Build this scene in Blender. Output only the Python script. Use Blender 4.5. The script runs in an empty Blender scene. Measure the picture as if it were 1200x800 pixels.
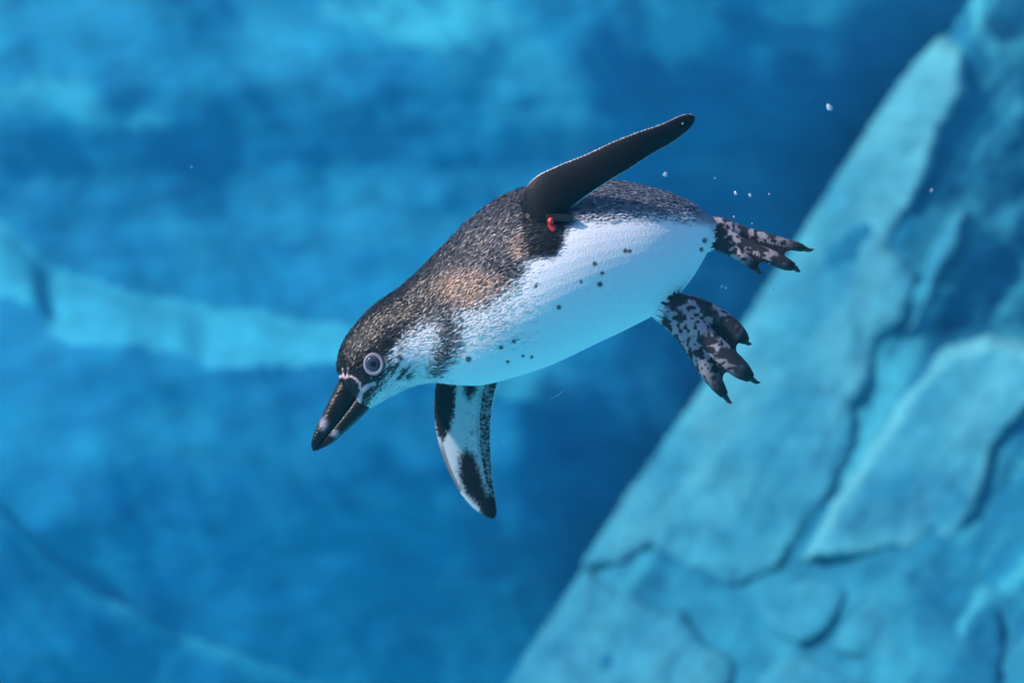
import bpy, math, random
import numpy as np
from mathutils import Vector
from mathutils.kdtree import KDTree

random.seed(7)
RNG = np.random.default_rng(7)
sc = bpy.context.scene
COL = sc.collection

# ------------------------------------------------------------------ camera
D = 1.667                                    # metres from the lens to the penguin's body axis
cam_data = bpy.data.cameras.new("camera")
cam_data.lens = 50.0
cam_data.sensor_width = 36.0
cam_data.clip_end = 200.0
cam_data.clip_start = 0.05
cam_data.dof.use_dof = True
cam_data.dof.focus_distance = D - 0.05
cam_data.dof.aperture_fstop = 2.2
cam = bpy.data.objects.new("camera", cam_data)
cam.location = (0, -D, 0)
cam.rotation_euler = (math.radians(90), 0, 0)
COL.objects.link(cam)
sc.camera = cam

# ------------------------------------------------------------------ sky and sun
SUN = Vector((-0.80, -0.30, 0.52)).normalized()      # direction towards the sun
world = bpy.data.worlds.new("World")
sc.world = world
world.use_nodes = True
wn = world.node_tree
for n in list(wn.nodes):
    wn.nodes.remove(n)
wo = wn.nodes.new("ShaderNodeOutputWorld")
bg = wn.nodes.new("ShaderNodeBackground")
sky = wn.nodes.new("ShaderNodeTexSky")
sky.sky_type = 'NISHITA'
sky.sun_disc = False
sky.sun_elevation = math.asin(SUN.z)
sky.sun_rotation = math.atan2(SUN.x, SUN.y)
bg.inputs["Strength"].default_value = 0.15
wn.links.new(sky.outputs[0], bg.inputs["Color"])
wn.links.new(bg.outputs[0], wo.inputs["Surface"])

sun_data = bpy.data.lights.new("sun", 'SUN')
sun_data.energy = 5.0
sun_data.angle = math.radians(1.5)
sun_data.color = (1.0, 0.76, 0.62)
sun = bpy.data.objects.new("sun", sun_data)
sun.rotation_euler = SUN.to_track_quat('Z', 'Y').to_euler()
sun.location = SUN * 8
COL.objects.link(sun)

vs = sc.view_settings
vs.view_transform = 'Standard'
vs.look = 'None'
vs.gamma = 1.0
vs.exposure = 0.65
vs.use_curve_mapping = False
sc.render.engine = 'CYCLES'
cy = sc.cycles
cy.use_denoising = True
cy.max_bounces = 7
cy.diffuse_bounces = 4
cy.glossy_bounces = 3
cy.transmission_bounces = 4
cy.volume_bounces = 1
cy.transparent_max_bounces = 8
cy.sample_clamp_indirect = 6.0
cy.caustics_refractive = False
cy.caustics_reflective = False

# ------------------------------------------------------------------ helpers
def P(u, v, y):
    """a photo pixel (1200 x 800 frame) at depth y metres beyond the penguin's axis"""
    s = 0.001 * (D + y) / D * (0.72 * D * 1000 / 1200)
    return ((u - 600.0) * s, y, (400.0 - v) * s)

def to_px(co):
    s = 0.001 * (D + co[:, 1]) / D * (0.72 * D * 1000 / 1200)
    return 600.0 + co[:, 0] / s, 400.0 - co[:, 2] / s

def smooth(a, b, x):
    t = np.clip((x - a) / (b - a), 0, 1)
    return t * t * (3 - 2 * t)

def _hash(ix, iy, iz, seed):
    h = (ix * 374761393 + iy * 668265263 + iz * 2147483647 + seed * 974634541) & 0xFFFFFFFF
    h = ((h ^ (h >> 13)) * 1274126177) & 0xFFFFFFFF
    h = ((h ^ (h >> 16)) * 2246822519) & 0xFFFFFFFF
    return ((h ^ (h >> 15)) & 0xFFFF) / 65535.0

def vnoise(x, y, z=None, seed=0):
    x = np.asarray(x, float); y = np.asarray(y, float)
    z = np.zeros_like(x) if z is None else np.asarray(z, float)
    ix, iy, iz = (np.floor(q).astype(np.int64) for q in (x, y, z))
    fx, fy, fz = x - ix, y - iy, z - iz
    fx, fy, fz = (q * q * (3 - 2 * q) for q in (fx, fy, fz))
    r = 0.0
    for dx in (0, 1):
        for dy in (0, 1):
            for dz in (0, 1):
                w = (fx if dx else 1 - fx) * (fy if dy else 1 - fy) * (fz if dz else 1 - fz)
                r = r + w * _hash(ix + dx, iy + dy, iz + dz, seed)
    return r * 2 - 1

def fbm(x, y, z=None, seed=0, octaves=4):
    a, r, f = 1.0, 0.0, 1.0
    for o in range(octaves):
        r = r + a * vnoise(np.asarray(x) * f, np.asarray(y) * f, None if z is None else np.asarray(z) * f, seed + o)
        a *= 0.5; f *= 2.0
    return r / 1.9

def sdf(poly, u, v):
    """signed distance in pixels, positive inside the polygon"""
    poly = np.asarray(poly, float)
    d = np.full(u.shape, 1e18); inside = np.zeros(u.shape, bool)
    n = len(poly)
    for i in range(n):
        a, b = poly[i], poly[(i + 1) % n]
        e = b - a
        wx, wy = u - a[0], v - a[1]
        t = np.clip((wx * e[0] + wy * e[1]) / max(e @ e, 1e-9), 0, 1)
        d = np.minimum(d, (wx - e[0] * t) ** 2 + (wy - e[1] * t) ** 2)
        if a[1] != b[1]:
            c = ((a[1] > v) != (b[1] > v)) & (u < (b[0] - a[0]) * (v - a[1]) / (b[1] - a[1]) + a[0])
            inside ^= c
    d = np.sqrt(d)
    return np.where(inside, d, -d)

def line_dist(pts, u, v):
    d = np.full(u.shape, 1e18)
    for (a, b) in zip(pts[:-1], pts[1:]):
        a = np.asarray(a, float); e = np.asarray(b, float) - a
        wx, wy = u - a[0], v - a[1]
        t = np.clip((wx * e[0] + wy * e[1]) / max(e @ e, 1e-9), 0, 1)
        d = np.minimum(d, (wx - e[0] * t) ** 2 + (wy - e[1] * t) ** 2)
    return np.sqrt(d)

def spline(pts, n):
    """Catmull-Rom through rows of pts, n samples"""
    p = np.asarray(pts, float)
    p = np.vstack([2 * p[0] - p[1], p, 2 * p[-1] - p[-2]])
    m = len(p) - 3
    out = []
    for q in np.linspace(0, m - 1e-9, n):
        i = int(q); t = q - i
        a, b, c, d = p[i:i + 4]
        out.append(0.5 * (2 * b + (c - a) * t + (2 * a - 5 * b + 4 * c - d) * t * t + (3 * b - a - 3 * c + d) * t ** 3))
    return np.array(out)

def mesh_obj(name, verts, faces, mat, parent=None, smooth_shade=True, cols=None):
    me = bpy.data.meshes.new(name)
    me.from_pydata([tuple(map(float, q)) for q in verts], [], [tuple(map(int, f)) for f in faces])
    me.update()
    if smooth_shade:
        me.polygons.foreach_set("use_smooth", [True] * len(me.polygons))
    if cols is not None:
        put_cols(me, cols)
    if mat is not None:
        me.materials.append(mat)
    o = bpy.data.objects.new(name, me)
    COL.objects.link(o)
    o.parent = parent
    if parent is not None and parent.type == 'EMPTY':
        o.location = -parent.location        # vertices are in world metres
    return o

def put_cols(me, cols):
    at = me.attributes.new("tint", 'FLOAT_COLOR', 'POINT')
    c = np.ones((len(me.vertices), 4), np.float32)
    c[:, :3] = cols
    at.data.foreach_set("color", c.ravel())

def tag(o, label=None, cat=None, group=None, kind=None):
    if label: o["label"] = label
    if cat: o["category"] = cat
    if group: o["group"] = group
    if kind: o["kind"] = kind
    return o

def empty(name, loc):
    o = bpy.data.objects.new(name, None)
    o.location = loc
    o.empty_display_size = 0.1
    COL.objects.link(o)
    return o

class Mat:
    """a small node-building wrapper"""
    def __init__(self, name):
        self.m = bpy.data.materials.new(name)
        self.m.use_nodes = True
        self.t = self.m.node_tree
        self.b = self.t.nodes["Principled BSDF"]
    def n(self, kind, **kw):
        nd = self.t.nodes.new(kind)
        for k, v in kw.items():
            if k in nd.inputs: nd.inputs[k].default_value = v
            else: setattr(nd, k, v)
        return nd
    def l(self, a, b):
        self.t.links.new(a, b)
    def set(self, **kw):
        for k, v in kw.items():
            self.b.inputs[k.replace('_', ' ')].default_value = v
        return self
    def bump(self, height, strength, dist):
        bp = self.n("ShaderNodeBump", Strength=strength, Distance=dist)
        self.l(height, bp.inputs["Height"])
        self.l(bp.outputs[0], self.b.inputs["Normal"])
        return bp

def rock_material(name, dark, light, pale, scale=1.0, rough=0.85):
    M = Mat(name)
    co = M.n("ShaderNodeTexCoord")
    mp = M.n("ShaderNodeMapping")
    mp.inputs["Rotation"].default_value = (0, math.radians(38), 0)
    mp.inputs["Scale"].default_value = (1.0 * scale, 1.0 * scale, 2.2 * scale)
    M.l(co.outputs["Object"], mp.inputs[0])
    n1 = M.n("ShaderNodeTexNoise", Scale=1.6, Detail=7.0, Roughness=0.62)
    n2 = M.n("ShaderNodeTexNoise", Scale=6.0, Detail=5.0, Roughness=0.6)
    M.l(mp.outputs[0], n1.inputs["Vector"]); M.l(mp.outputs[0], n2.inputs["Vector"])
    r1 = M.n("ShaderNodeValToRGB")
    r1.color_ramp.elements[0].position = 0.34; r1.color_ramp.elements[0].color = (*dark, 1)
    r1.color_ramp.elements[1].position = 0.66; r1.color_ramp.elements[1].color = (*light, 1)
    M.l(n1.outputs[0], r1.inputs[0])
    at = M.n("ShaderNodeAttribute", attribute_name="tint")
    sep = M.n("ShaderNodeSeparateColor")
    M.l(at.outputs["Color"], sep.inputs[0])
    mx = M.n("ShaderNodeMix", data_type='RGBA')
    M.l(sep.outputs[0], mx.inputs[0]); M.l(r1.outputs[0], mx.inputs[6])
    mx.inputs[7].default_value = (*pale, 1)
    mr = M.n("ShaderNodeMapRange")
    mr.inputs[3].default_value = 0.62; mr.inputs[4].default_value = 1.36
    M.l(n2.outputs[0], mr.inputs[0])
    mu = M.n("ShaderNodeMix", data_type='RGBA', blend_type='MULTIPLY')
    mu.inputs[0].default_value = 1.0
    M.l(mx.outputs[2], mu.inputs[6]); M.l(mr.outputs[0], mu.inputs[7])
    M.l(mu.outputs[2], M.b.inputs["Base Color"])
    M.set(Roughness=rough)
    M.b.inputs["Specular IOR Level"].default_value = 0.15
    n3 = M.n("ShaderNodeTexNoise", Scale=9.0, Detail=6.0, Roughness=0.65)
    M.l(mp.outputs[0], n3.inputs["Vector"])
    M.bump(n3.outputs[0], 0.35, 0.03)
    return M.m

m_wall = rock_material("painted_pool_wall", (0.005, 0.165, 0.31), (0.010, 0.255, 0.40), (0.050, 0.43, 0.53))
m_slab = rock_material("pale_concrete_rock", (0.012, 0.135, 0.22), (0.040, 0.25, 0.31), (0.105, 0.36, 0.39), 1.3)
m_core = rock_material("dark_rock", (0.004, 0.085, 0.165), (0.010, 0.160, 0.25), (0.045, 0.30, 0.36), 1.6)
m_floor = rock_material("pool_floor_paint", (0.10, 0.66, 0.76), (0.16, 0.76, 0.82), (0.25, 0.8, 0.84))

# ------------------------------------------------------------------ the pool: floor, walls
FLOOR = -1.27
TOP = 1.25
def grid_sheet(name, x0, x1, y0, y1, nx, ny, z, amp, mat):
    xs, ys = np.linspace(x0, x1, nx), np.linspace(y0, y1, ny)
    X, Y = np.meshgrid(xs, ys)
    Z = z + amp * fbm(X * 1.3, Y * 1.3, seed=3)
    v = np.stack([X.ravel(), Y.ravel(), Z.ravel()], 1)
    f = [(j * nx + i, j * nx + i + 1, (j + 1) * nx + i + 1, (j + 1) * nx + i) for j in range(ny - 1) for i in range(nx - 1)]
    return mesh_obj(name, v, f, mat, cols=np.zeros((len(v), 3)))
tag(grid_sheet("pool_floor", -8.8, 4.5, -3.8, 4.6, 120, 90, FLOOR, 0.03, m_floor), kind='structure')

def interp(xs, ys, x):
    return np.interp(x, xs, ys)

WALL_Y = 3.35
def wall_features(u, v):
    """protrusion of the back wall towards the pool, metres, and the pale tint of its sunlit spots"""
    wob = 16 * vnoise(u / 170.0, v / 400.0, seed=11) + 6 * vnoise(u / 60.0, v / 120.0, seed=12)
    vv = v + wob
    p = interp([-400, -120, 0, 60, 110, 150, 200, 255, 300, 360, 430, 560, 610, 680, 760, 900, 1100],
               [0.20, 0.28, 0.33, 0.345, 0.34, 0.31, 0.245, 0.225, 0.24, 0.26, 0.29, 0.31, 0.30, 0.235, 0.15, 0.0, -0.15], vv)
    # upper band fades into a deep recess towards the outcrop
    p = p - 0.0018 * (lambda x: x * x / (x + 190.0))(np.clip(u + 0.05 * v - 680, 0, 620))
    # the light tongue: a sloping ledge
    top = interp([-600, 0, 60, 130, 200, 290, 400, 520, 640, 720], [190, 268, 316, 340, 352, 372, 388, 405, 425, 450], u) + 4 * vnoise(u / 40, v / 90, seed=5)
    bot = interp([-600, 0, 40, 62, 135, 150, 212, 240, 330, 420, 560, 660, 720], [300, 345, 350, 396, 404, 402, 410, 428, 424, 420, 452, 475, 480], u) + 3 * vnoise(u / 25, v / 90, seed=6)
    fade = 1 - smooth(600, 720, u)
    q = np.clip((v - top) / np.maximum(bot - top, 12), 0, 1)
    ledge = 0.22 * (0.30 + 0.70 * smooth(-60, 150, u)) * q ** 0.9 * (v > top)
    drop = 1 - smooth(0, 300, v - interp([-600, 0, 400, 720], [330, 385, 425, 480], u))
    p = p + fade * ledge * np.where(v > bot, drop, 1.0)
    # sculpted strokes running down to the left
    a = math.radians(38)
    ru, rv = u * math.cos(a) - v * math.sin(a), u * math.sin(a) + v * math.cos(a)
    p = p + 0.030 * fbm(ru / 70.0, rv / 190.0, seed=21, octaves=3) + 0.05 * fbm(u / 170.0, v / 120.0, seed=31, octaves=3) + 0.004 * fbm(u / 30, v / 30, seed=41)
    # pale blotches: sunlit spots put into the wall's colour
    w = np.zeros_like(u)
    for (cu, cv, su, sv, am) in [(40, 120, 85, 34, .75), (150, 138, 60, 20, .65), (500, 22, 130, 34, .85), (785, 22, 72, 46, .9), (640, 100, 90, 60, .35),
                                 (938, 14, 48, 24, .95), (575, 95, 20, 9, .5), (850, 195, 60, 20, .2), (320, 60, 60, 60, .15),
                                 (440, 250, 150, 40, .18), (540, 215, 70, 30, .2), (280, 275, 110, 28, .2), (690, 150, 60, 30, .15), (230, 520, 180, 40, .2), (500, 500, 120, 40, .15)]:
        n = 0.9 * fbm(ru / 30.0, rv / 80.0, seed=51)
        r = np.sqrt(((u - cu) / su) ** 2 + ((v - cv) / sv) ** 2) + n
        w = np.maximum(w, am * (1 - smooth(0.35, 1.25, r)))
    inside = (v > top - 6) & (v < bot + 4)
    w = np.maximum(w, np.where(inside, fade * 0.6, 0))  # sun on the ledge top, painted in as paler colour
    return p, w

def heightfield(name, us, vs_, yfun, mat, parent=None, keep=None):
    U, V = np.meshgrid(us, vs_)
    u, v = U.ravel().astype(float), V.ravel().astype(float)
    y, w = yfun(u, v)
    x3, y3, z3 = P(u, v, y)
    verts = np.stack([x3, np.broadcast_to(y3, x3.shape), z3], 1)
    nu, nv = len(us), len(vs_)
    ok = np.ones(len(u), bool) if keep is None else keep(u, v)
    faces = []
    idx = -np.ones(len(u), int)
    for j in range(nv - 1):
        for i in range(nu - 1):
            a = j * nu + i
            q = (a, a + nu, a + nu + 1, a + 1)
            if ok[a] and ok[a + 1] and ok[a + nu] and ok[a + nu + 1]:
                faces.append(q)
    used = np.unique(np.array(faces).ravel())
    idx[used] = np.arange(len(used))
    faces = idx[np.array(faces)]
    cols = np.zeros((len(used), 3)); cols[:, 0] = w[used]
    return mesh_obj(name, verts[used], faces, mat, parent, cols=cols)

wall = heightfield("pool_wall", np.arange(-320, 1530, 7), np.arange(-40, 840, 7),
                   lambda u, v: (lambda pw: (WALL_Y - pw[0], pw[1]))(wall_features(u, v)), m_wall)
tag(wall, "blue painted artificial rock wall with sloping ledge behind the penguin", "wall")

# the unseen other sides of the basin, added to cut sky fill and tint it blue
def side_wall(name, a, b, label):
    n1, n2 = 70, 24
    t = np.linspace(0, 1, n1)[None, :].repeat(n2, 0); h = np.linspace(FLOOR - 0.1, TOP, n2)[:, None].repeat(n1, 1)
    x = a[0] + (b[0] - a[0]) * t; y = a[1] + (b[1] - a[1]) * t
    nx, ny = (b[1] - a[1]), -(b[0] - a[0]); q = math.hypot(nx, ny)
    d = 0.10 * fbm((x + y) * 1.1, h * 1.4, seed=91)
    v = np.stack([(x + nx / q * d).ravel(), (y + ny / q * d).ravel(), h.ravel()], 1)
    f = [(j * n1 + i, j * n1 + i + 1, (j + 1) * n1 + i + 1, (j + 1) * n1 + i) for j in range(n2 - 1) for i in range(n1 - 1)]
    o = mesh_obj(name, v, f, m_wall, cols=np.zeros((len(v), 3)))
    tag(o, kind='structure')
side_wall("unseen_basin_wall_left", (-8.6, -3.6), (-8.6, 4.5), None)
side_wall("unseen_basin_wall_right", (4.3, 4.5), (4.3, -3.6), None)
side_wall("unseen_basin_wall_front", (4.3, -3.6), (-8.6, -3.6), None)

# low ledge with a curved rim at the foot of the wall
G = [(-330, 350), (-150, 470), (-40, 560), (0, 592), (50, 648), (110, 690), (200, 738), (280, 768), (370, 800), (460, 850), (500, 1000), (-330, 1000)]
def boulder(u, v):
    d = sdf(G, u, v)
    e = np.clip(d / 34.0, 0, 1)
    y = WALL_Y - wall_features(u, v)[0] - 0.030 + 0.020 * (1 - np.sqrt(np.maximum(1 - (1 - e) ** 2, 0))) - 0.0002 * np.clip(d, 0, 300) \
        + 0.012 * fbm(u / 90, v / 90, seed=62)
    y = y + 0.004 * np.clip(-d, 0, 100)
    return y, 0.5 * (1 - smooth(6, 30, d + 6 * vnoise(u / 25, v / 25, seed=64)))  # rim light painted as a pale edge
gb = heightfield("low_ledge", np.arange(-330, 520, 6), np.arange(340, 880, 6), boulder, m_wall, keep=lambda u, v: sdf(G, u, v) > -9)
tag(gb, "low blue rock ledge with a highlight painted along its curved rim at the foot of the wall", "ledge")

# ------------------------------------------------------------------ the pale rock outcrop on the right
def plane(u, v):
    """the outcrop leans out from the wall towards the pool, to the right and below"""
    return 2.75 - 0.00105 * (u - 900) - 0.00125 * (v - 400)

outcrop = empty("rock_outcrop", P(1000, 820, 2.6))
tag(outcrop, "pale cracked rock outcrop with a straight slanting edge leaning from the wall", "rock")
EDGE = [(585, 830), (640, 738), (690, 660), (745, 575), (820, 470), (890, 360), (950, 268), (1005, 182), (1060, 98), (1108, 42), (1150, -20), (1190, -80)]
CORE = EDGE + [(1560, -80), (1560, 900), (560, 900)]
CORE = [(a + 4, b + 2) for a, b in CORE]
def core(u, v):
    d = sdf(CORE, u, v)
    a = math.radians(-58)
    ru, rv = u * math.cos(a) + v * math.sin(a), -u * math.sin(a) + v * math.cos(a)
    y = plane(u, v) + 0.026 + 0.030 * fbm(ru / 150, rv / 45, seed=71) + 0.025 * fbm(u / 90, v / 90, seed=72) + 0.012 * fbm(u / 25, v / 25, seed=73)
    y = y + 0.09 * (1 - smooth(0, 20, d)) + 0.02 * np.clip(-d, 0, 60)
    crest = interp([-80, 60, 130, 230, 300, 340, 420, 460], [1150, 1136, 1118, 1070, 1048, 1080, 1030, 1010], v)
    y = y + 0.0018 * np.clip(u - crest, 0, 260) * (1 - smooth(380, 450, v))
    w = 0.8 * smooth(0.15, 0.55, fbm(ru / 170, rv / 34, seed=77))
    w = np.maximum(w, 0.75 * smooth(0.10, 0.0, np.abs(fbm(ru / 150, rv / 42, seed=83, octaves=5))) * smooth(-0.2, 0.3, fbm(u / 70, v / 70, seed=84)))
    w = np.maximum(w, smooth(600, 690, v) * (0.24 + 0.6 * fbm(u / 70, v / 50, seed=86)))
    for line in ([(1142, -5), (1148, 40), (1170, 60), (1215, 48)], [(1160, 100), (1175, 75), (1215, 70)], [(1185, 262), (1140, 290), (1080, 345)],
                 [(1210, 235), (1150, 270), (1110, 330)], [(1200, 340), (1180, 365)], [(1195, 120), (1170, 175)], [(1150, 690), (1130, 740)], [(1205, 660), (1180, 690)]):
        w = np.maximum(w, 0.95 * (1 - smooth(3, 15, line_dist(line, u, v) + 5 * vnoise(u / 14, v / 14, seed=79))))
    return y, w
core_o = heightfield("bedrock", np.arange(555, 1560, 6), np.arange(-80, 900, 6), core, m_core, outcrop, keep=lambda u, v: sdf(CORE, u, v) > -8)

def slab(poly, lift=0.0, edge=19.0, rough=0.9, seed=0, wear=0.3, tilt=(0.0, 0.0), rim=0.0, mat=None):
    poly = np.asarray(poly, float)
    c = poly.mean(0)
    lo, hi = poly.min(0) - 12, poly.max(0) + 12
    def f(u, v):
        d = sdf(poly, u, v) + 4.0 * fbm(u / 15, v / 15, seed=seed + 5) - 2
        a = math.radians(-56); ru, rv = u * math.cos(a) + v * math.sin(a), -u * math.sin(a) + v * math.cos(a)
        e = np.clip(d / edge, 0, 1)
        y = plane(u, v) + 0.028 * (1 - np.sqrt(np.maximum(1 - (1 - e) ** 2, 0))) - 0.5 * lift \
            + tilt[0] * (u - c[0]) + tilt[1] * (v - c[1])
        y = y + rough * (0.050 * fbm(u / 110, v / 90, seed=seed) + 0.012 * fbm(u / 40, v / 30, seed=seed + 1) + 0.003 * fbm(u / 10, v / 10, seed=seed + 2)
                     + 0.005 * smooth(0.16, 0.0, np.abs(fbm(ru / 130, rv / 60, seed=seed + 7, octaves=3))))
        y = y + 0.01 * np.clip(-d, 0, 20)
        w = wear * (0.5 + 1.6 * fbm(ru / 120, rv / 45, seed=seed + 3)) + rim * (1 - smooth(4, 16, d))
        return y, np.clip(w, 0, 1)
    o = heightfield("slab", np.arange(lo[0], hi[0], 4.0), np.arange(lo[1], hi[1], 4.0), f, mat or m_slab, outcrop,
                    keep=lambda u, v: sdf(poly, u, v) > -10)
    return o

slab([(690, 660), (745, 575), (820, 470), (890, 360), (950, 268), (1005, 182), (1060, 98), (1100, 52), (1130, 58), (1132, 108), (1104, 152),
      (1090, 205), (1062, 250), (1044, 292), (1078, 322), (1062, 372), (1030, 402), (1024, 450), (1000, 476), (1006, 520), (984, 566), (940, 634),
      (905, 672), (858, 690), (800, 664), (762, 640), (728, 664)], 0.0, seed=100, wear=0.4)
slab([(944, 655), (976, 590), (1022, 522), (1066, 456), (1108, 414), (1160, 400), (1215, 410), (1230, 450), (1196, 490), (1170, 520), (1158, 560), (1146, 600),
      (1118, 632), (1060, 646), (1000, 650)], 0.05, seed=120, wear=0.35, rim=0.5, edge=12)
slab([(588, 825), (640, 742), (688, 672), (720, 682), (760, 706), (800, 716), (828, 752), (866, 776), (850, 830), (700, 850)], 0.02, seed=140, wear=0.25)
slab([(868, 702), (930, 672), (1000, 668), (996, 700), (968, 742), (936, 758), (900, 736)], -0.01, edge=24, seed=160, wear=0.1, tilt=(0.0, -0.0006))
slab([(1014, 690), (1070, 664), (1104, 690), (1092, 740), (1060, 800), (1010, 776), (972, 756)], -0.01, edge=24, seed=180, wear=0.15)
slab([(880, 790), (925, 768), (965, 772), (1020, 800), (1040, 850), (880, 850)], 0.0, seed=200, wear=0.2)
slab([(1104, 322), (1126, 290), (1128, 252), (1108, 270), (1084, 318), (1072, 360), (1056, 396), (1078, 384)], -0.03, seed=220, wear=0.2)
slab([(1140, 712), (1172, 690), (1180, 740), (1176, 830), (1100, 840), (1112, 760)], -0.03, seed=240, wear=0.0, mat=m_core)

# ------------------------------------------------------------------ the penguin
NB = 56
penguin = empty("penguin", P(640, 440, 0))
tag(penguin, "black and white spotted penguin diving with flippers spread and webbed feet trailing", "penguin")

pieces = []            # (name, verts, faces, params per vertex)
def add_piece(name, verts, faces, par):
    pieces.append((name, np.array(verts, float), faces, np.array(par, float)))

# body: (top px, bottom px, depth half in m, centre depth)
SEC = [((403, 446, ), (425, 476), 0.012, -0.004), ((397, 440), (431, 479), 0.020, -0.004), ((396, 424), (444, 472), 0.030, -0.004), ((400, 408), (460, 463), 0.036, -0.004),
       ((412, 387), (482, 453), 0.041, -0.002), ((438, 359), (506, 448), 0.047, 0.0), ((478, 330), (535, 451), 0.056, 0.0), ((520, 289), (566, 451), 0.072, 0.0),
       ((556, 254), (606, 441), 0.088, 0.0), ((595, 228), (650, 426), 0.097, 0.0), ((642, 215), (696, 404), 0.097, 0.0), ((690, 211), (738, 384), 0.089, 0.0),
       ((738, 216), (774, 364), 0.076, 0.0), ((782, 227), (804, 335), 0.056, 0.0), ((815, 242), (825, 303), 0.034, 0.0), ((832, 254), (835, 283), 0.016, 0.0), ((839, 262), (840, 272), 0.005, 0.0)]
arr = spline([[*s[0], *s[1], s[2], s[3]] for s in SEC], 110)
verts, faces, par = [], [], []
for i, row in enumerate(arr):
    t = np.array(P(row[0], row[1], row[5])); b = np.array(P(row[2], row[3], row[5]))
    c, w = (t + b) / 2, (t - b) / 2
    for k in range(NB):
        a = 2 * math.pi * k / NB
        verts.append(c + w * math.cos(a) + np.array([0, 1, 0]) * max(row[4], 0.003) * math.sin(a))
        par.append((i / 109.0, k / NB))
for i in range(109):
    for k in range(NB):
        a, b = i * NB + k, i * NB + (k + 1) % NB
        faces.append((a, b, b + NB, a + NB))
faces.append(tuple(range(NB))); faces.append(tuple(109 * NB + k for k in reversed(range(NB))))
add_piece("body", verts, faces, par)
SPINE = np.array([(np.array(P(r[0], r[1], r[5])) + np.array(P(r[2], r[3], r[5]))) / 2 for r in arr])
TAN = np.gradient(SPINE, axis=0); TAN /= np.linalg.norm(TAN, axis=1)[:, None]

def blade(name, lead, trail, ys, thick, n=60, m=14, bow=0.0):
    """a flat tapering fin between a leading and a trailing outline (pixels) with depths ys"""
    L = spline(lead, n); T = spline(trail, n)
    yy = spline(np.array(ys)[:, None] if np.ndim(ys[0]) == 0 else ys, n)
    th = np.interp(np.linspace(0, 1, n), np.linspace(0, 1, len(thick)), thick)
    verts, faces, par = [], [], []
    ring = 2 * m
    for i in range(n):
        yl, yt = (yy[i][0], yy[i][-1])
        for j in range(ring):
            k = j / m if j < m else (ring - j) / m
            sgn = 1 if j < m else -1
            s = max(math.sin(math.pi * k), 0.0) ** 0.55
            u, v = L[i] * (1 - k) + T[i] * k
            y = yl * (1 - k) + yt * k + sgn * th[i] * max(s, 0.0) - bow * math.sin(math.pi * k)
            if k in (0.0, 1.0): y += 0.0
            verts.append(P(u, v, y)); par.append((i / (n - 1), k))
    for i in range(n - 1):
        for j in range(ring):
            a, b = i * ring + j, i * ring + (j + 1) % ring
            faces.append((a, b, b + ring, a + ring))
    faces.append(tuple(range(ring))); faces.append(tuple((n - 1) * ring + j for j in reversed(range(ring))))
    add_piece(name, verts, faces, par)

blade("near_flipper",
      [(612, 262), (612, 238), (617, 218), (630, 205), (655, 193), (685, 181), (715, 167), (745, 155), (775, 145), (797, 135), (808, 133), (813, 135)],
      [(655, 268), (660, 254), (668, 246), (682, 235), (700, 222), (722, 208), (745, 194), (768, 179), (789, 167), (804, 155.5), (812, 147), (815.5, 139)],
      [(-.066, -.078), (-.073, -.082), (-.078, -.085), (-.082, -.087), (-.086, -.089), (-.091, -.092), (-.097, -.095), (-.104, -.098), (-.110, -.102), (-.114, -.106), (-.117, -.109), (-.118, -.11)],
      [.013, .010, .008, .006, .005, .0045, .004, .0035, .003], n=80, m=16)
blade("far_flipper",
      [(520, 415), (512, 440), (508, 470), (509, 495), (514, 522), (524, 550), (538, 576), (553, 594), (565, 603), (575, 608)],
      [(600, 415), (588, 440), (581, 462), (577, 490), (576, 515), (577, 540), (579, 565), (582, 588), (583, 600), (580, 607)],
      [(.055, .040), (.062, .050), (.066, .058), (.070, .066), (.074, .072), (.078, .078), (.082, .084), (.086, .088), (.088, .090), (.089, .091)],
      [.014, .010, .008, .007, .006, .005, .004, .003, .0025], n=80, m=16)

def tube(name, pts, radii, n=36, m=12):
    pts3 = np.array([P(*p) for p in pts])
    pth = spline(pts3, n)
    rr = spline(np.array(radii)[:, None], n)[:, 0]
    tg = np.gradient(pth, axis=0); tg /= np.linalg.norm(tg, axis=1)[:, None]
    verts, faces, par = [], [], []
    for i in range(n):
        a = np.cross(tg[i], [0, 1, 0]); a /= np.linalg.norm(a); b = np.cross(a, tg[i])
        for k in range(m):
            q = 2 * math.pi * k / m
            verts.append(pth[i] + rr[i] * (a * math.cos(q) + b * math.sin(q))); par.append((i / (n - 1), k / m))
    for i in range(n - 1):
        for k in range(m):
            a, b = i * m + k, i * m + (k + 1) % m
            faces.append((a, b, b + m, a + m))
    faces.append(tuple(range(m))); faces.append(tuple((n - 1) * m + k for k in reversed(range(m))))
    add_piece(name, verts, faces, par)

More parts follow.
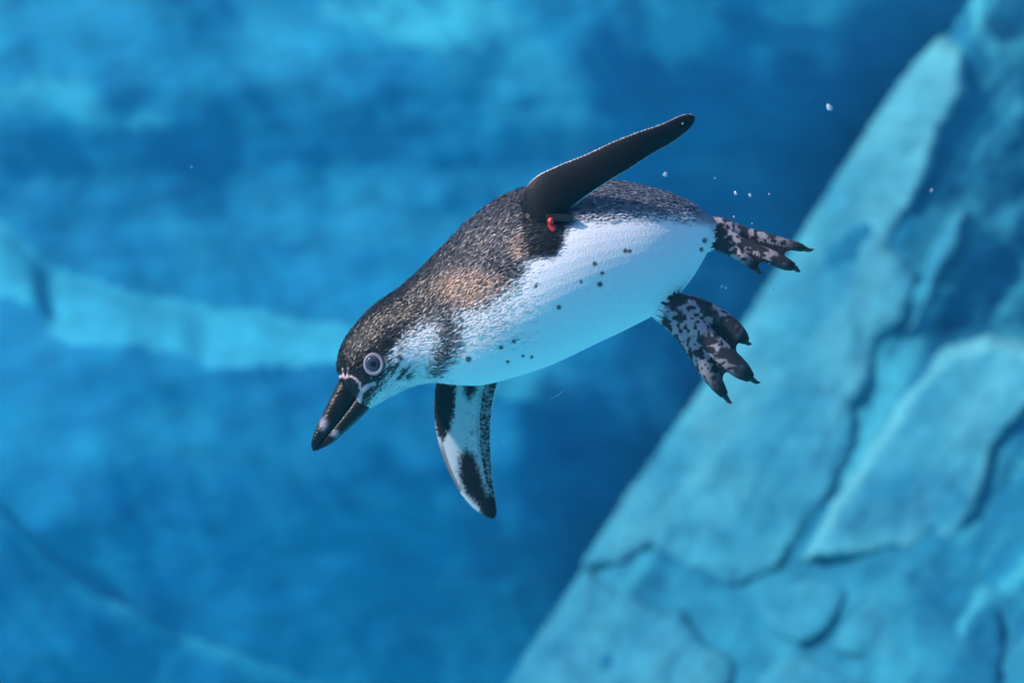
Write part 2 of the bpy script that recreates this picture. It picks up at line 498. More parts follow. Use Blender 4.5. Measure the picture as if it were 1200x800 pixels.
def web(pa, pb, cut=0.94, concave=0.20, th=0.0026):
    """skin between two toes, given as (u,v,y) polylines"""
    A, B = spline(np.array(pa, float), 40), spline(np.array(pb, float), 40)
    n, m = 30, 12
    verts, faces, par = [], [], []
    for side in (1, -1):
        for i in range(n):
            for j in range(m):
                k = j / (m - 1)
                c = (cut - concave * math.sin(math.pi * k)) * i / (n - 1) * 39
                i0 = min(int(c), 38); f = c - i0
                q = (A[i0] * (1 - f) + A[i0 + 1] * f) * (1 - k) + (B[i0] * (1 - f) + B[i0 + 1] * f) * k
                verts.append(P(q[0], q[1], q[2] + side * th)); par.append((i / (n - 1), k))
    o = n * m
    for i in range(n - 1):
        for j in range(m - 1):
            a = i * m + j
            faces.append((a, a + 1, a + m + 1, a + m)); faces.append((o + a, o + a + m, o + a + m + 1, o + a + 1))
    rim = [j for j in range(m)] + [i * m + m - 1 for i in range(1, n)] + [(n - 1) * m + j for j in range(m - 2, -1, -1)] + [i * m for i in range(n - 2, 0, -1)]
    for a, b in zip(rim, rim[1:] + rim[:1]):
        faces.append((b, a, o + a, o + b))
    add_piece("web", verts, faces, par)

# far-side foot with three toes (upper right) and near foot (below)
F1 = [[(826, 266, .0), (846, 268, .002), (872, 274, .004), (905, 282, .004), (930, 288, .004), (942, 291, .004)],
      [(828, 272, .0), (850, 280, -.004), (876, 291, -.008), (902, 301, -.010), (920, 309, -.010), (931, 313, -.010)],
      [(828, 276, .0), (842, 284, -.006), (856, 292, -.014), (870, 301, -.020), (880, 309, -.022), (887, 315, -.022)]]
F2 = [[(778, 356, -.02), (800, 358, -.026), (826, 364, -.030), (850, 377, -.032), (866, 391, -.032), (874, 400, -.030)],
      [(778, 360, -.02), (802, 372, -.028), (828, 396, -.034), (850, 417, -.036), (868, 433, -.036), (880, 443, -.034)],
      [(778, 364, -.02), (796, 381, -.026), (812, 405, -.030), (826, 430, -.032), (840, 450, -.030), (849, 463, -.028)]]
R1 = ([.013, .013, .0090, .0072, .0060, .0045], [.013, .0125, .0095, .0090, .0078, .0048], [.012, .0105, .0080, .0065, .0056, .0040])
R2 = ([.014, .0140, .0120, .0110, .0092, .0055], [.015, .0160, .0135, .0128, .0112, .0062], [.014, .0140, .0115, .0102, .0086, .0052])
for F, R in ((F1, R1), (F2, R2)):
    for q, r in zip(F, R):
        tube("toe", q, r)
    web(F[0], F[1]); web(F[1], F[2])
tube("shank", [(806, 300, 0.0), (824, 280, 0.0), (838, 270, 0.0), (856, 276, 0)], [.004, .018, .0145, .012])
tube("shank", [(755, 350, -.015), (775, 360, -.02), (790, 366, -.024), (806, 374, -.026)], [.004, .0165, .0165, .015])
# short tail wedge
blade("tail", [(790, 236), (806, 239), (820, 246), (829, 254)], [(790, 250), (806, 252), (820, 255), (829, 256)], [.02, .026, .03, .032], [.014, .008, .004, .002], n=24, m=8)

allv, allf, off = [], [], 0
src_lab, src_par = [], []
for li, (nm, v, f, p) in enumerate(pieces):
    allv.append(v); allf += [tuple(q + off for q in g) for g in f]; off += len(v)
    src_lab += [li] * len(v); src_par.append(p)
allv = np.vstack(allv); src_par = np.vstack(src_par)
tmp = mesh_obj("penguin_source", allv, allf, None)
rm = tmp.modifiers.new("remesh", 'REMESH'); rm.mode = 'VOXEL'; rm.voxel_size = 0.00115; rm.adaptivity = 0.0
sm = tmp.modifiers.new("smooth", 'SMOOTH'); sm.factor = 0.5; sm.iterations = 5
dg = bpy.context.evaluated_depsgraph_get()
body_me = bpy.data.meshes.new_from_object(tmp.evaluated_get(dg))
old = tmp.data
bpy.data.objects.remove(tmp); bpy.data.meshes.remove(old)
body_me.name = "body"
body_me.polygons.foreach_set("use_smooth", [True] * len(body_me.polygons))
nv = len(body_me.vertices)
co = np.empty(nv * 3, np.float32); body_me.vertices.foreach_get("co", co); co = co.reshape(-1, 3).astype(float)
no = np.empty(nv * 3, np.float32); body_me.vertices.foreach_get("normal", no); no = no.reshape(-1, 3).astype(float)
kd = KDTree(len(allv))
for i, q in enumerate(allv): kd.insert(q, i)
kd.balance()
near = np.array([kd.find(q)[1] for q in co])
names = np.array([p[0] for p in pieces])
lab = names[np.array(src_lab)[near]]
ps, pk = src_par[near, 0], src_par[near, 1]
U, V = to_px(co)

BLACK = np.array([.010, .010, .013]); DARK = np.array([.022, .020, .023]); WARM_SHEEN = np.array([.46, .29, .21]); GREY = np.array([.13, .15, .20])
WHITE = np.array([.80, .79, .82]); PINK = np.array([.62, .44, .48])

# the line where the dark plumage ends: everything below and to the right of it is white
LIGHT = [(428, 482), (434, 466), (440, 456), (449, 447), (456, 432), (456, 416), (464, 404), (478, 390), (494, 380), (508, 376), (530, 366), (556, 364), (580, 350), (600, 335), (612, 316), (618, 303), (650, 298),
         (655, 276), (668, 262), (690, 258), (712, 256), (745, 255), (780, 255), (815, 259), (845, 268), (900, 330), (760, 480), (430, 520)]
def plumage(u, v, n, jitter=0.0):
    """plumage colour of the body at photo pixels u, v with surface normal n; returns colour and darkness"""
    nz = fbm(u / 9.0, v / 9.0, seed=301) * 5 + jitter
    d_light = sdf(LIGHT, u, v) + nz
    soft = np.where(u < 470, 5.0, np.where(u < 620, 11.0, 9.0))
    dark = 1 - smooth(-1, 1, d_light / soft)
    bar = sdf([(508, 372), (528, 362), (539, 384), (535, 408), (524, 428), (506, 438), (506, 420), (512, 400)], u, v) + nz * 1.3
    dark = np.maximum(dark, 0.9 * smooth(-9, 8, bar))
    # dark patch in front of the shoulder, pale fleck beside it
    fl = 1 - np.sqrt(((u - 606) / 13) ** 2 + ((v - 292) / 16) ** 2)
    # streaks on the cheek
    a = math.radians(-42)
    ru, rv = u * math.cos(a) - v * math.sin(a), u * math.sin(a) + v * math.cos(a)
    st = smooth(0.18, 0.5, vnoise(ru / 1.9, rv / 9.0, seed=311) * 0.9)
    cheek = smooth(1.15, 0.5, np.sqrt(((u - 464) / 26) ** 2 + ((v - 425) / 34) ** 2))
    dark = np.maximum(dark, 0.75 * st * cheek)
    # side of the body turned away: white belly, dark back
    ven = n @ np.array([0.10, -0.80, -0.60])
    away = smooth(-0.05, 0.2, n[:, 1]) * smooth(470, 520, u)
    dark = dark * (1 - away) + away * (1 - smooth(-0.30, 0.10, ven))
    # warm sun sheen at the base of the neck, painted into the plumage
    warm = smooth(1.2, 0.3, np.sqrt(((u - 548) / 48) ** 2 + ((v - 342) / 26) ** 2) + nz * 0.02)
    warm = np.maximum(warm, smooth(1.2, 0.4, np.sqrt(((u - 606) / 13) ** 2 + ((v - 292) / 18) ** 2)) * 0.9)
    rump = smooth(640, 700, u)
    base = DARK * (1 - warm[:, None]) + WARM_SHEEN * warm[:, None]
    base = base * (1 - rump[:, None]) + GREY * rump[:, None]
    arm = smooth(-4, 5, sdf([(604, 232), (666, 236), (660, 256), (653, 290), (646, 300), (616, 302), (607, 280)], u, v) + nz * 0.9) * (1 - away)
    col = WHITE * (1 - dark[:, None]) + base * dark[:, None]
    col = col * (1 - arm[:, None]) + BLACK * arm[:, None]
    dark = np.maximum(dark, arm)
    for (su, sv, r) in [(733, 294, 3.2), (738, 294.5, 2.6), (697, 309, 3.2), (706, 320, 2.8), (681, 330, 2.2), (703, 333, 3.6), (628, 335, 2.6), (655, 360, 3.0), (602, 400, 3.2),
                        (587, 407, 3.0), (549, 421, 3.8), (595, 424, 2.4), (613, 417, 2.4), (623, 418, 2.2), (826, 282, 3.5), (822, 292, 3.0)]:
        q = (1 - smooth(r * 0.5, r * 1.25, np.sqrt((u - su) ** 2 + (v - sv) ** 2) + 0.7 * vnoise(u / 1.7, v / 1.7, seed=331))) * (1 - away) * 0.9
        col = col * (1 - q[:, None]) + np.array([.03, .035, .045]) * q[:, None]
    # bare pink skin round the bill and pale line over its base
    for pts, w in (([(396, 446), (399, 441), (405, 443), (410, 441), (416, 444), (421, 449), (422, 456)], 1.7), ([(403, 441), (401, 434)], 1.0), ([(407, 441), (407, 433)], 0.9), ([(438, 450), (430, 453), (424, 459), (421, 468), (419, 480), (414, 488)], 3.0), ([(424, 458), (434, 462)], 1.4)):
        q = 1 - smooth(w * 0.6, w * 1.4, line_dist(pts, u, v) + 0.5 * vnoise(u / 2, v / 2, seed=341))
        col = col * (1 - q[:, None]) + PINK * q[:, None]
    lore = (1 - smooth(4, 7, np.sqrt((u - 430) ** 2 + (v - 464) ** 2))) * smooth(-0.1, 0.3, vnoise(u / 3, v / 3, seed=345))
    col = col * (1 - 0.8 * lore[:, None]) + BLACK * 0.8 * lore[:, None]
    return col, dark

cols = np.tile(WHITE, (nv, 1)); darkness = np.zeros(nv)
is_body = (lab == "body")
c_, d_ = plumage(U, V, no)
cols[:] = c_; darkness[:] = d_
# flippers
speck = vnoise(U / 1.6, V / 1.6, seed=351)
def pale_underside(dk):
    base = np.array([.52, .55, .58])
    q = np.clip(dk, 0, 1)[:, None]
    return base * (1 - q) + BLACK * q
m = lab == "near_flipper"
edge = np.minimum(pk, 1 - pk)
k_dark = np.ones(nv)
fr = (1 - smooth(0.012, 0.045, edge)) * smooth(0.15, 0.3, ps)
nf = np.tile(BLACK * 0.45, (nv, 1)) * (1 - fr[:, None] * 0.8) + np.array([.60, .62, .66]) * fr[:, None] * 0.8
back = smooth(0.1, 0.4, no[:, 1])
under = pale_underside(smooth(0.3, -0.2, fbm(ps * 5, pk * 4, seed=353)) * smooth(0.4, 0.9, ps) + smooth(0.10, 0.02, edge))
nf = nf * (1 - back[:, None]) + under * back[:, None]
cols[m] = nf[m]
m = lab == "far_flipper"
dk = np.zeros(nv)
for poly, s in (([(505, 440), (534, 440), (534, 462), (533, 482), (527, 503), (518, 517), (513, 512), (506, 485)], 2.5), ([(542, 440), (562, 440), (558, 460), (549, 470), (544, 462)], 4.0),
                ([(538, 530), (548, 526), (557, 533), (562, 548), (568, 566), (572, 578), (586, 580), (590, 612), (565, 610), (558, 590), (545, 580), (537, 555)], 5.0)):
    dk = np.maximum(dk, smooth(-s, s, sdf(poly, U, V) + 3.0 * speck))
strip = smooth(0.72, 0.80, pk) * smooth(0.985, 0.94, pk) * smooth(0.95, 0.85, ps)
dk = np.maximum(dk, strip * (0.55 + 0.45 * smooth(-0.3, 0.3, vnoise(U / 2.2, V / 1.3, seed=357))))
dk = np.maximum(dk, smooth(0.10, 0.05, pk) * smooth(0.35, 0.5, ps) * 0.85)
dk = np.maximum(dk, 0.5 * smooth(0.2, 0.6, speck) * smooth(0.3, 0.7, pk))
dk = dk * (1 - smooth(0.955, 0.985, pk)) * (1 - 0.9 * (1 - smooth(3, 6, line_dist([(541, 580), (551, 592), (557, 597)], U, V))))
ff = pale_underside(dk)
back = smooth(0.1, 0.4, no[:, 1])
ff = ff * (1 - back[:, None]) + BLACK * back[:, None]
cols[m] = ff[m]
# feet
m = (lab == "toe") | (lab == "web") | (lab == "shank")
sp = np.maximum(smooth(0.0, 0.25, vnoise(co[:, 0] / .0038, co[:, 1] / .0038, co[:, 2] / .0038, seed=361)), smooth(0.02, 0.25, fbm(co[:, 0] / .016, co[:, 1] / .016, co[:, 2] / .016, seed=362)))
tipd = np.where(lab == "shank", 0, smooth(0.50, 0.88, ps)) + (lab == "web") * smooth(0.45, 0.85, ps) * 0.8 + (lab == "web") * 0.45
fd = np.clip(np.maximum(sp * 0.95, tipd), 0, 1)[:, None]
foot = np.array([.36, .30, .335]) * (1 - fd) + np.array([.014, .014, .018]) * fd
fb = np.where(lab == "shank", smooth(0.40, 0.56, ps + 0.05 * speck), 1.0)[:, None]
cols[m] = (foot * fb + cols * (1 - fb))[m]
m = lab == "tail"
cols[m] = GREY * 0.35
m = is_body & (U > 792) & (V < 250) & (darkness > .5)
cols[m] *= 0.6

MB = Mat("plumage")
at = MB.n("ShaderNodeAttribute", attribute_name="tint")
co_n = MB.n("ShaderNodeTexCoord")
nz = MB.n("ShaderNodeTexNoise", Scale=420.0, Detail=3.0)
MB.l(co_n.outputs["Object"], nz.inputs["Vector"])
mr = MB.n("ShaderNodeMapRange"); mr.inputs[3].default_value = 0.85; mr.inputs[4].default_value = 1.12
MB.l(nz.outputs[0], mr.inputs[0])
mu = MB.n("ShaderNodeMix", data_type='RGBA', blend_type='MULTIPLY'); mu.inputs[0].default_value = 1.0
MB.l(at.outputs["Color"], mu.inputs[6]); MB.l(mr.outputs[0], mu.inputs[7])
MB.l(mu.outputs[2], MB.b.inputs["Base Color"])
MB.set(Roughness=0.5)
MB.b.inputs["Specular IOR Level"].default_value = 0.12
MB.bump(nz.outputs[0], 0.25, 0.002)
m_plum = MB.m

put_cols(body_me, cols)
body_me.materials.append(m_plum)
body = bpy.data.objects.new("body", body_me)
COL.objects.link(body); body.parent = penguin; body.location = -penguin.location

# feathers: short overlapping blades over the dark plumage, neck and back
MF = Mat("feather")
at = MF.n("ShaderNodeAttribute", attribute_name="tint")
MF.l(at.outputs["Color"], MF.b.inputs["Base Color"])
MF.set(Roughness=0.40)
bw = MF.n("ShaderNodeRGBToBW"); MF.l(at.outputs["Color"], bw.inputs[0])
mrs = MF.n("ShaderNodeMapRange"); mrs.inputs[1].default_value = 0.03; mrs.inputs[2].default_value = 0.4
mrs.inputs[3].default_value = 0.42; mrs.inputs[4].default_value = 0.12
MF.l(bw.outputs[0], mrs.inputs[0]); MF.l(mrs.outputs[0], MF.b.inputs["Specular IOR Level"])
m_feather = MF.m
fade_w = np.clip(darkness * 1.15 + 0.95 * smooth(640, 500, U) * smooth(425, 360, V) + 0.35 * smooth(540, 470, U), 0, 1)
clear = smooth(12, 17, np.sqrt((U - 438) ** 2 + (V - 427) ** 2)) * smooth(0, 8, (U - 398) * 0.55 + (V - 446) * -0.83 + 10)
clear = clear * smooth(2.0, 4.5, np.minimum(line_dist([(396, 446), (399, 441), (405, 443), (410, 441), (416, 444), (421, 449), (422, 456)], U, V),
                                            line_dist([(438, 450), (430, 453), (424, 459), (421, 468), (419, 480)], U, V) - 0.5))
clear = clear * smooth(818, 800, U) * smooth(28, 44, np.hypot(U - 785, V - 362))
prob = fade_w * clear * is_body * 0.85
pick = np.where(RNG.random(nv) < prob)[0]
K = len(pick)
p0 = co[pick] + RNG.normal(0, 0.0006, (K, 3)); n0 = no[pick]
t0 = TAN[np.clip((ps[pick] * 109).astype(int), 0, 109)]
t0 = t0 - n0 * np.sum(t0 * n0, 1)[:, None]
t0 /= np.linalg.norm(t0, axis=1)[:, None] + 1e-9
sd = np.cross(n0, t0)
ang = RNG.normal(0, 0.13, K)[:, None]
tt = t0 * np.cos(ang) + sd * np.sin(ang); ss = sd * np.cos(ang) - t0 * np.sin(ang)
head = smooth(520, 450, U[pick])
ln = (0.0064 - 0.0014 * head) * RNG.uniform(0.75, 1.25, K)
wd = (0.00062 - 0.00010 * head) * RNG.uniform(0.8, 1.2, K)
lift = ln * (0.03 + 0.17 * RNG.random(K) * (0.15 + 0.85 * darkness[pick]))
roll = (RNG.normal(0, 0.36, K) * (0.25 + 0.75 * darkness[pick]))[:, None]
sw = ss * np.cos(roll) + n0 * np.sin(roll)
base = p0 + n0 * 0.0001
mid = p0 + tt * (ln * 0.55)[:, None] + n0 * (lift * 0.7 + 0.0004)[:, None]
tip = p0 + tt * ln[:, None] + n0 * lift[:, None]
fv = np.empty((K, 4, 3)); fv[:, 0] = base; fv[:, 1] = mid + sw * wd[:, None]; fv[:, 2] = tip; fv[:, 3] = mid - sw * wd[:, None]
uj, vj = to_px(p0)
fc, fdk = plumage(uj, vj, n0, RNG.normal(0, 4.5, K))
fc = fc * (np.where(RNG.random(K) < 0.5, 0.35, 1.1) * (fdk > 0.4) + (fdk <= 0.4))[:, None] * RNG.uniform(0.7, 1.3, K)[:, None]
fcol = np.repeat(np.clip(fc, 0, 0.85)[:, None, :], 4, 1)
armf = smooth(-3, 4, sdf([(604, 236), (666, 240), (660, 256), (653, 290), (646, 300), (616, 302), (609, 280)], uj, vj) + RNG.normal(0, 1.5, K)) * smooth(0.3, 0.0, n0[:, 1])
fcol *= (1 - 0.85 * armf)[:, None, None]
fcol *= (1 - 0.55 * head * (fdk > 0.5))[:, None, None]
bk = ((fdk > 0.5) * (1 - armf) * smooth(470, 560, uj) * RNG.random(K) ** 2)[:, None]
fcol[:, 2] = np.clip(fcol[:, 2] * 1.5 + 0.010 * (1 - armf)[:, None] + bk * np.array([.15, .15, .20]), 0, 0.85)
fcol[:, 1] += bk * np.array([.10, .10, .14]); fcol[:, 3] += bk * np.array([.10, .10, .14])
quads = np.arange(K * 4).reshape(-1, 4)[:, ::-1]
feathers = mesh_obj("feathers", fv.reshape(-1, 3), quads, m_feather, penguin, cols=fcol.reshape(-1, 3))
jit = (1 - 0.6 * armf)[:, None] * (0.04 + (0.19 - 0.08 * head) * np.clip(fdk, 0, 1))[:, None]
fn = n0 + jit * (sd * RNG.normal(0, 1, K)[:, None] + t0 * RNG.normal(-0.1, 0.8, K)[:, None])
fn /= np.linalg.norm(fn, axis=1)[:, None]
feathers.data.normals_split_custom_set_from_vertices([tuple(q) for q in np.repeat(fn, 4, 0)])
tag(feathers, kind="stuff")
print("body verts", nv, "feathers", K)

# ---- bill
MK = Mat("bill_horn")
at = MK.n("ShaderNodeAttribute", attribute_name="tint")
tcn = MK.n("ShaderNodeTexCoord"); mp = MK.n("ShaderNodeMapping")
mp.inputs["Rotation"].default_value = (0, math.radians(-56), 0); mp.inputs["Scale"].default_value = (60, 260, 340)
nzb = MK.n("ShaderNodeTexNoise", Scale=1.0, Detail=4.0)
MK.l(tcn.outputs["Object"], mp.inputs[0]); MK.l(mp.outputs[0], nzb.inputs["Vector"])
MK.l(at.outputs["Color"], MK.b.inputs["Base Color"])
MK.set(Roughness=0.32)
MK.b.inputs["Specular IOR Level"].default_value = 0.22
MK.bump(nzb.outputs[0], 0.5, 0.003)
m_bill = MK.m
def bill_part(name, top, bot, dep, seed):
    a = spline([[*p, *q, d] for p, q, d in zip(top, bot, dep)], 40)
    m_, verts, faces = 28, [], []
    for r in a:
        t = np.array(P(r[0], r[1], -.004)); b = np.array(P(r[2], r[3], -.004)); c, w = (t + b) / 2, (t - b) / 2
        for k in range(m_):
            q = 2 * math.pi * k / m_
            cq, sq = math.cos(q), math.sin(q)
            verts.append(c + w * math.copysign(abs(cq) ** 0.8, cq) + np.array([0, 1, 0]) * r[4] * math.copysign(abs(sq) ** 0.8, sq))
    for i in range(39):
        for k in range(m_):
            x, y = i * m_ + k, i * m_ + (k + 1) % m_
            faces.append((x, y, y + m_, x + m_))
    faces.append(tuple(range(m_))); faces.append(tuple(39 * m_ + k for k in reversed(range(m_))))
    verts = np.array(verts); u, v = to_px(verts)
    c = np.tile(np.array([.006, .006, .007]), (len(verts), 1))
    g = np.maximum(smooth(1.2, 0.3, np.sqrt(((u - 379) / 5.5) ** 2 + ((v - 497) / 9) ** 2)), smooth(1.2, 0.3, np.sqrt(((u - 393) / 6) ** 2 + ((v - 508) / 5.5) ** 2)))[:, None]
    c = c * (1 - g) + np.array([.30, .28, .33]) * g
    return mesh_obj(name, verts, faces, m_bill, penguin, cols=c)
bill_part("upper_bill", [(402, 440), (397, 446), (387, 466), (376, 489), (367, 510), (364.5, 521), (366.5, 528)],
          [(426, 462), (420, 467), (410, 481), (397, 497), (384, 511), (374, 521), (369, 528.5)], [.015, .0155, .0145, .0125, .0095, .0060, .0012], 1)
bill_part("lower_bill", [(423, 458), (416.5, 464), (406.5, 478), (394, 494), (381, 510), (371, 523)],
          [(434, 477), (428, 484), (416, 495.5), (402, 508.5), (388, 520), (370.5, 528.5)], [.0140, .0145, .0134, .0112, .0080, .0030], 2)

# ---- eye
def plain(name, col, rough, spec=0.5):
    M = Mat(name); M.set(Base_Color=(*col, 1), Roughness=rough); M.b.inputs["Specular IOR Level"].default_value = spec
    return M
def organic(name, col, rough, var, scale):
    M = plain(name, col, rough)
    n_ = M.n("ShaderNodeTexNoise", Scale=scale, Detail=4.0)
    tc = M.n("ShaderNodeTexCoord"); M.l(tc.outputs["Object"], n_.inputs["Vector"])
    r = M.n("ShaderNodeValToRGB")
    r.color_ramp.elements[0].position = 0.3; r.color_ramp.elements[0].color = tuple(c * (1 - var) for c in col) + (1,)
    r.color_ramp.elements[1].position = 0.7; r.color_ramp.elements[1].color = tuple(min(1, c * (1 + var)) for c in col) + (1,)
    M.l(n_.outputs[0], r.inputs[0]); M.l(r.outputs[0], M.b.inputs["Base Color"])
    M.bump(n_.outputs[0], 0.2, 0.001)
    return M.m
m_ring = organic("eyelid_skin", (.27, .22, .27), 0.55, .15, 900)
m_iris = organic("iris", (.035, .040, .065), 0.12, .25, 1200)
m_pupil = organic("pupil", (.008, .008, .012), 0.05, .2, 900)
m_claw = organic("claw_horn", (.016, .015, .017), 0.3, .3, 400)

# head surface at the eye: the point of the body nearest the lens around that pixel
msk = (np.abs(U - 438) < 3) & (np.abs(V - 427) < 3) & (no[:, 1] < 0)
eye_c = co[msk].mean(0); eye_n = no[msk].mean(0); eye_n /= np.linalg.norm(eye_n)
eye_n = eye_n * 0.6 + np.array([0, -1, 0]) * 0.4; eye_n /= np.linalg.norm(eye_n)
ex = np.cross([0, 0, 1], eye_n); ex /= np.linalg.norm(ex); ez = np.cross(eye_n, ex)
def disc(name, prof, mat, parent, rx=1.0, rz=1.12, segs=40):
    """a surface of revolution (radius, height) on the eye's axis"""
    verts, faces = [], []
    for r, h in prof:
        for k in range(segs):
            q = 2 * math.pi * k / segs
            verts.append(eye_c + ex * r * rx * math.cos(q) + ez * r * rz * math.sin(q) + eye_n * h)
    for i in range(len(prof) - 1):
        for k in range(segs):
            a, b = i * segs + k, i * segs + (k + 1) % segs
            faces.append((a, b, b + segs, a + segs))
    faces.append(tuple((len(prof) - 1) * segs + k for k in range(segs)))
    return mesh_obj(name, verts, faces, mat, parent)
eye = disc("eye", [(.0083, -.004), (.0083, .0002)] + [(.0083 * math.cos(q), .0002 + .0022 * math.sin(q)) for q in np.linspace(0.1, 1.45, 9)], m_iris, penguin)
disc("pupil", [(.0040 * math.cos(q), .0016 + .0011 * math.sin(q)) for q in np.linspace(0, 1.45, 6)], m_pupil, eye)
disc("eyelid", [(.0116, -.003), (.0118, .0002)] + [(.0098 + .0020 * math.cos(q), .0003 + .0011 * math.sin(q)) for q in np.linspace(0.2, 2.9, 9)] + [(.0077, -.0012)], m_ring, eye)

# ---- claws
def claw(p, name="claw"):
    pts = spline(np.array([P(*q) for q in p]), 14)
    m_, verts, faces = 10, [], []
    tg = np.gradient(pts, axis=0); tg /= np.linalg.norm(tg, axis=1)[:, None]
    for i in range(14):
        r = 0.0036 * (1 - i / 13.5) ** 0.6
        a = np.cross(tg[i], [0, 1, 0]); a /= np.linalg.norm(a); b = np.cross(a, tg[i])
        for k in range(m_):
            q = 2 * math.pi * k / m_
            verts.append(pts[i] + r * (a * math.cos(q) + b * math.sin(q)))
    for i in range(13):
        for k in range(m_):
            x, y = i * m_ + k, i * m_ + (k + 1) % m_
            faces.append((x, y, y + m_, x + m_))
    faces.append(tuple(range(m_))); faces.append(tuple(13 * m_ + k for k in reversed(range(m_))))
    mesh_obj(name, verts, faces, m_claw, penguin)
for e, mid_, end in ((F1[0][-1], (948, 293), (954, 292)), (F1[1][-1], (935, 317), (938, 318)), (F1[2][-1], (890, 320), (894, 319)),
                     (F2[0][-1], (877, 402.5), (881, 403)), (F2[1][-1], (886, 447.5), (891, 448)), (F2[2][-1], (854, 470), (858, 472))):
    claw([e, (*mid_, e[2]), (*end, e[2] - .002)])

# ---- flipper band: black strap with a short loose end and a red bead
m_band = organic("black_band_plastic", (.012, .012, .014), 0.35, .2, 200)
m_red = organic("red_band_bead", (.62, .030, .035), 0.3, .2, 300)
def box_px(name, pts, y0, y1, mat, parent):
    n_ = len(pts)
    v = [P(a, b, y0) for a, b in pts] + [P(a, b, y1) for a, b in pts]
    f = [tuple(range(n_)), tuple(reversed(range(n_, 2 * n_)))] + [(i, i + n_, (i + 1) % n_ + n_, (i + 1) % n_) for i in range(n_)]
    o = mesh_obj(name, v, f, mat, parent, smooth_shade=False)
    bv = o.modifiers.new("bevel", 'BEVEL'); bv.width = 0.0006; bv.segments = 2
    return o
band = box_px("flipper_band", [(640, 251), (660, 250.5), (672, 253.5), (670, 260), (655, 259), (640, 260)], -.095, -.078, m_band, penguin)
def ball(name, c, r, mat, parent, sx=1, sy=1, sz=1, segs=20, rings=12):
    verts, faces = [], []
    for i in range(rings + 1):
        a = math.pi * i / rings
        for k in range(segs):
            q = 2 * math.pi * k / segs
            verts.append((c[0] + r * sx * math.sin(a) * math.cos(q), c[1] + r * sy * math.sin(a) * math.sin(q), c[2] + r * sz * math.cos(a)))
    for i in range(rings):
        for k in range(segs):
            a, b = i * segs + k, i * segs + (k + 1) % segs
            faces.append((a, a + segs, b + segs, b))
    return mesh_obj(name, verts, faces, mat, parent)
tag(ball("bead", P(645.5, 259, -.094), .0042, m_red, band, 0.9, 1.0, 1.0), "red bead on the band under the flipper")
box_px("flap", [(642, 262), (653, 264), (650, 270), (647, 272), (643, 267)], -.092, -.084, m_red, band)

# ------------------------------------------------------------------ bubbles
MBu = Mat("air_bubble")
MBu.set(Base_Color=(0.95, 0.98, 1, 1), Roughness=0.08, IOR=1.33)
MBu.b.inputs["Transmission Weight"].default_value = 0.7
lw = MBu.n("ShaderNodeTexNoise", Scale=600.0); tc = MBu.n("ShaderNodeTexCoord")
MBu.l(tc.outputs["Object"], lw.inputs["Vector"]); MBu.bump(lw.outputs[0], 0.3, 0.001)
m_bub = MBu.m
def bubble(u, v, y, r, label, group, stretch=1.0, lean=0.0):
    c = np.array(P(u, v, y))
    o = ball("bubble", (0, 0, 0), r * 0.001, m_bub, None, 0.8 / stretch ** 0.5, 0.8, stretch, 14, 10)
    for q in o.data.vertices:                      # flattened underneath and a little lopsided, as rising bubbles are
        z = q.co.z / (r * 0.001 * stretch)
        q.co.x *= 1 + 0.35 * (-z) + 0.15 * math.sin(3 * q.co.x / (r * 0.001) + u)
        if z < -0.5: q.co.z *= 0.8
    o.location = c
    o.rotation_euler = (0, lean, 0)
    tag(o, label, "bubble", group)
bubble(972, 126, 0.10, 4.4, "largest air bubble, drop-shaped, alone beside the pale outcrop's upper edge", None, 1.25, -0.6)
bubble(779.5, 204.5, 0.05, 3.4, "air bubble just under the raised black flipper's tip", None, 1.0, 0.4)
def many(spots, label, group):
    for u, v, r in spots:
        bubble(u, v, 0.02 + random.uniform(-.03, .05), r, label, group, 1.15, random.uniform(-.8, .8))
many(((862, 226.5, 2.6), (879, 229, 2.4)), "small bright air bubble above the upper foot, larger than the specks round it", "pair of bubbles above the upper foot")
many(((838, 209, 1.0), (901.5, 227.5, 1.1), (860, 254, 1.4), (881.5, 262, 1.0)), "speck of an air bubble drifting just above the penguin's upper foot", "specks above the upper foot")
many(((846, 335.5, 1.9), (850.5, 337, 1.8)), "one of two air bubbles side by side between the penguin's feet", "pair of bubbles between the feet")
bubble(907, 339, 0.02, 1.2, "single speck of air bubble below the upper foot's middle toe", None, 1.15, 0.3)
bubble(808, 352, -0.05, 1.6, "single tiny air bubble at the ankle of the lower foot", None, 1.15, -0.4)
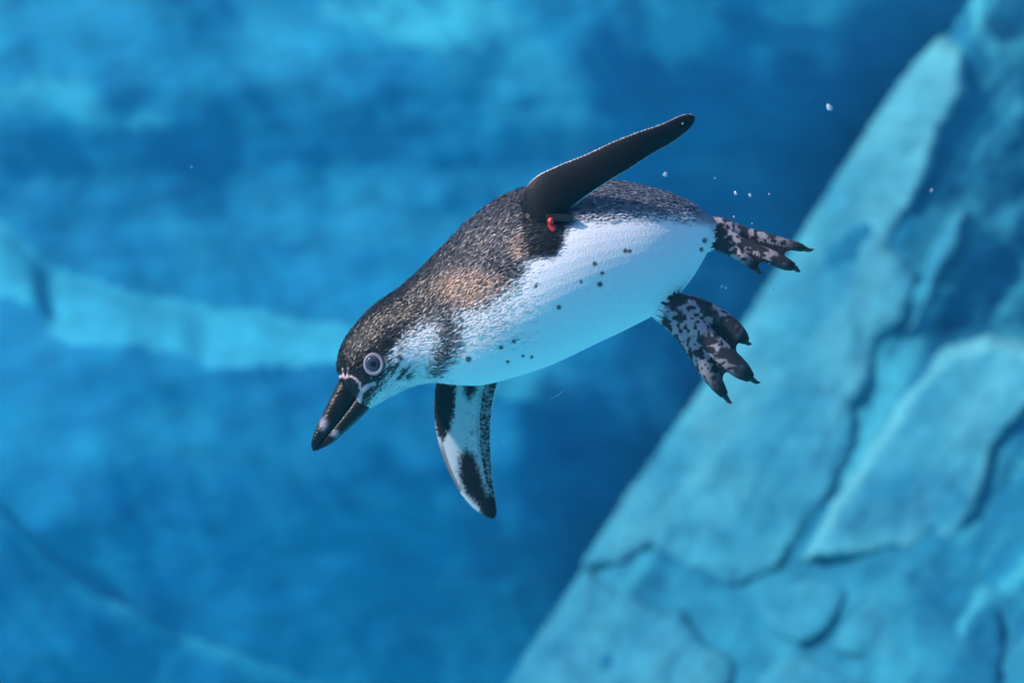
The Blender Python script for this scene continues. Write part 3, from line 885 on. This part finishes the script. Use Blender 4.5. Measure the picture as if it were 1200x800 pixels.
bubble(1091.5, 223, 0.3, 1.9, "tiny air bubble in front of the dark upper part of the outcrop", None, 1.5, 0.3)
bubble(224.5, 196, 0.2, 1.1, "tiny air bubble in front of the dark band of the wall", None, 1.6, 0.0)
bubble(590, 518, 0.0, 0.9, "tiny air bubble beside the hanging pale flipper", None)
bubble(800, 145, -0.16, 1.1, "tiny air bubble in front of the raised black flipper", None)

# a loose hair-thin plume drifting under the belly
pl = spline(np.array([P(645, 468, .02), P(655, 462, .02), P(663, 455, .02)]), 10)
vv_, ff_ = [], []
for i, q in enumerate(pl):
    r = 0.00045 * (1 - abs(i - 4.5) / 6)
    for k in range(5):
        a = 2 * math.pi * k / 5
        vv_.append(q + np.array([-.6 * r * math.cos(a), r * math.sin(a), .8 * r * math.cos(a)]))
for i in range(9):
    for k in range(5):
        a, b = i * 5 + k, i * 5 + (k + 1) % 5
        ff_.append((a, b, b + 5, a + 5))
m_plume = organic("loose_down", (.6, .66, .7), 0.6, .1, 300)
tag(mesh_obj("down_strand", vv_, ff_, m_plume), "short pale strand of down adrift below the white belly", "feather")

# ------------------------------------------------------------------ the water
bx0, bx1, by0, by1, bz0, bz1 = -9.5, 7.0, -5.0, 6.5, -2.6, TOP + 0.45
wv = [(x, y, z) for x in (bx0, bx1) for y in (by0, by1) for z in (bz0, bz1)]
wf = [(0, 1, 3, 2), (4, 6, 7, 5), (0, 4, 5, 1), (2, 3, 7, 6), (0, 2, 6, 4), (1, 5, 7, 3)]
mw = bpy.data.materials.new("pool_water"); mw.use_nodes = True
t = mw.node_tree
for n in list(t.nodes): t.nodes.remove(n)
out = t.nodes.new("ShaderNodeOutputMaterial"); pv = t.nodes.new("ShaderNodeVolumePrincipled")
pv.inputs["Color"].default_value = (0.008, 0.042, 0.066, 1)
pv.inputs["Density"].default_value = 0.20
pv.inputs["Absorption Color"].default_value = (0.42, 0.68, 0.95, 1)
pv.inputs["Anisotropy"].default_value = 0.3
t.links.new(pv.outputs[0], out.inputs["Volume"])
water = mesh_obj("water", wv, wf, mw, smooth_shade=False)
tag(water, kind="structure")
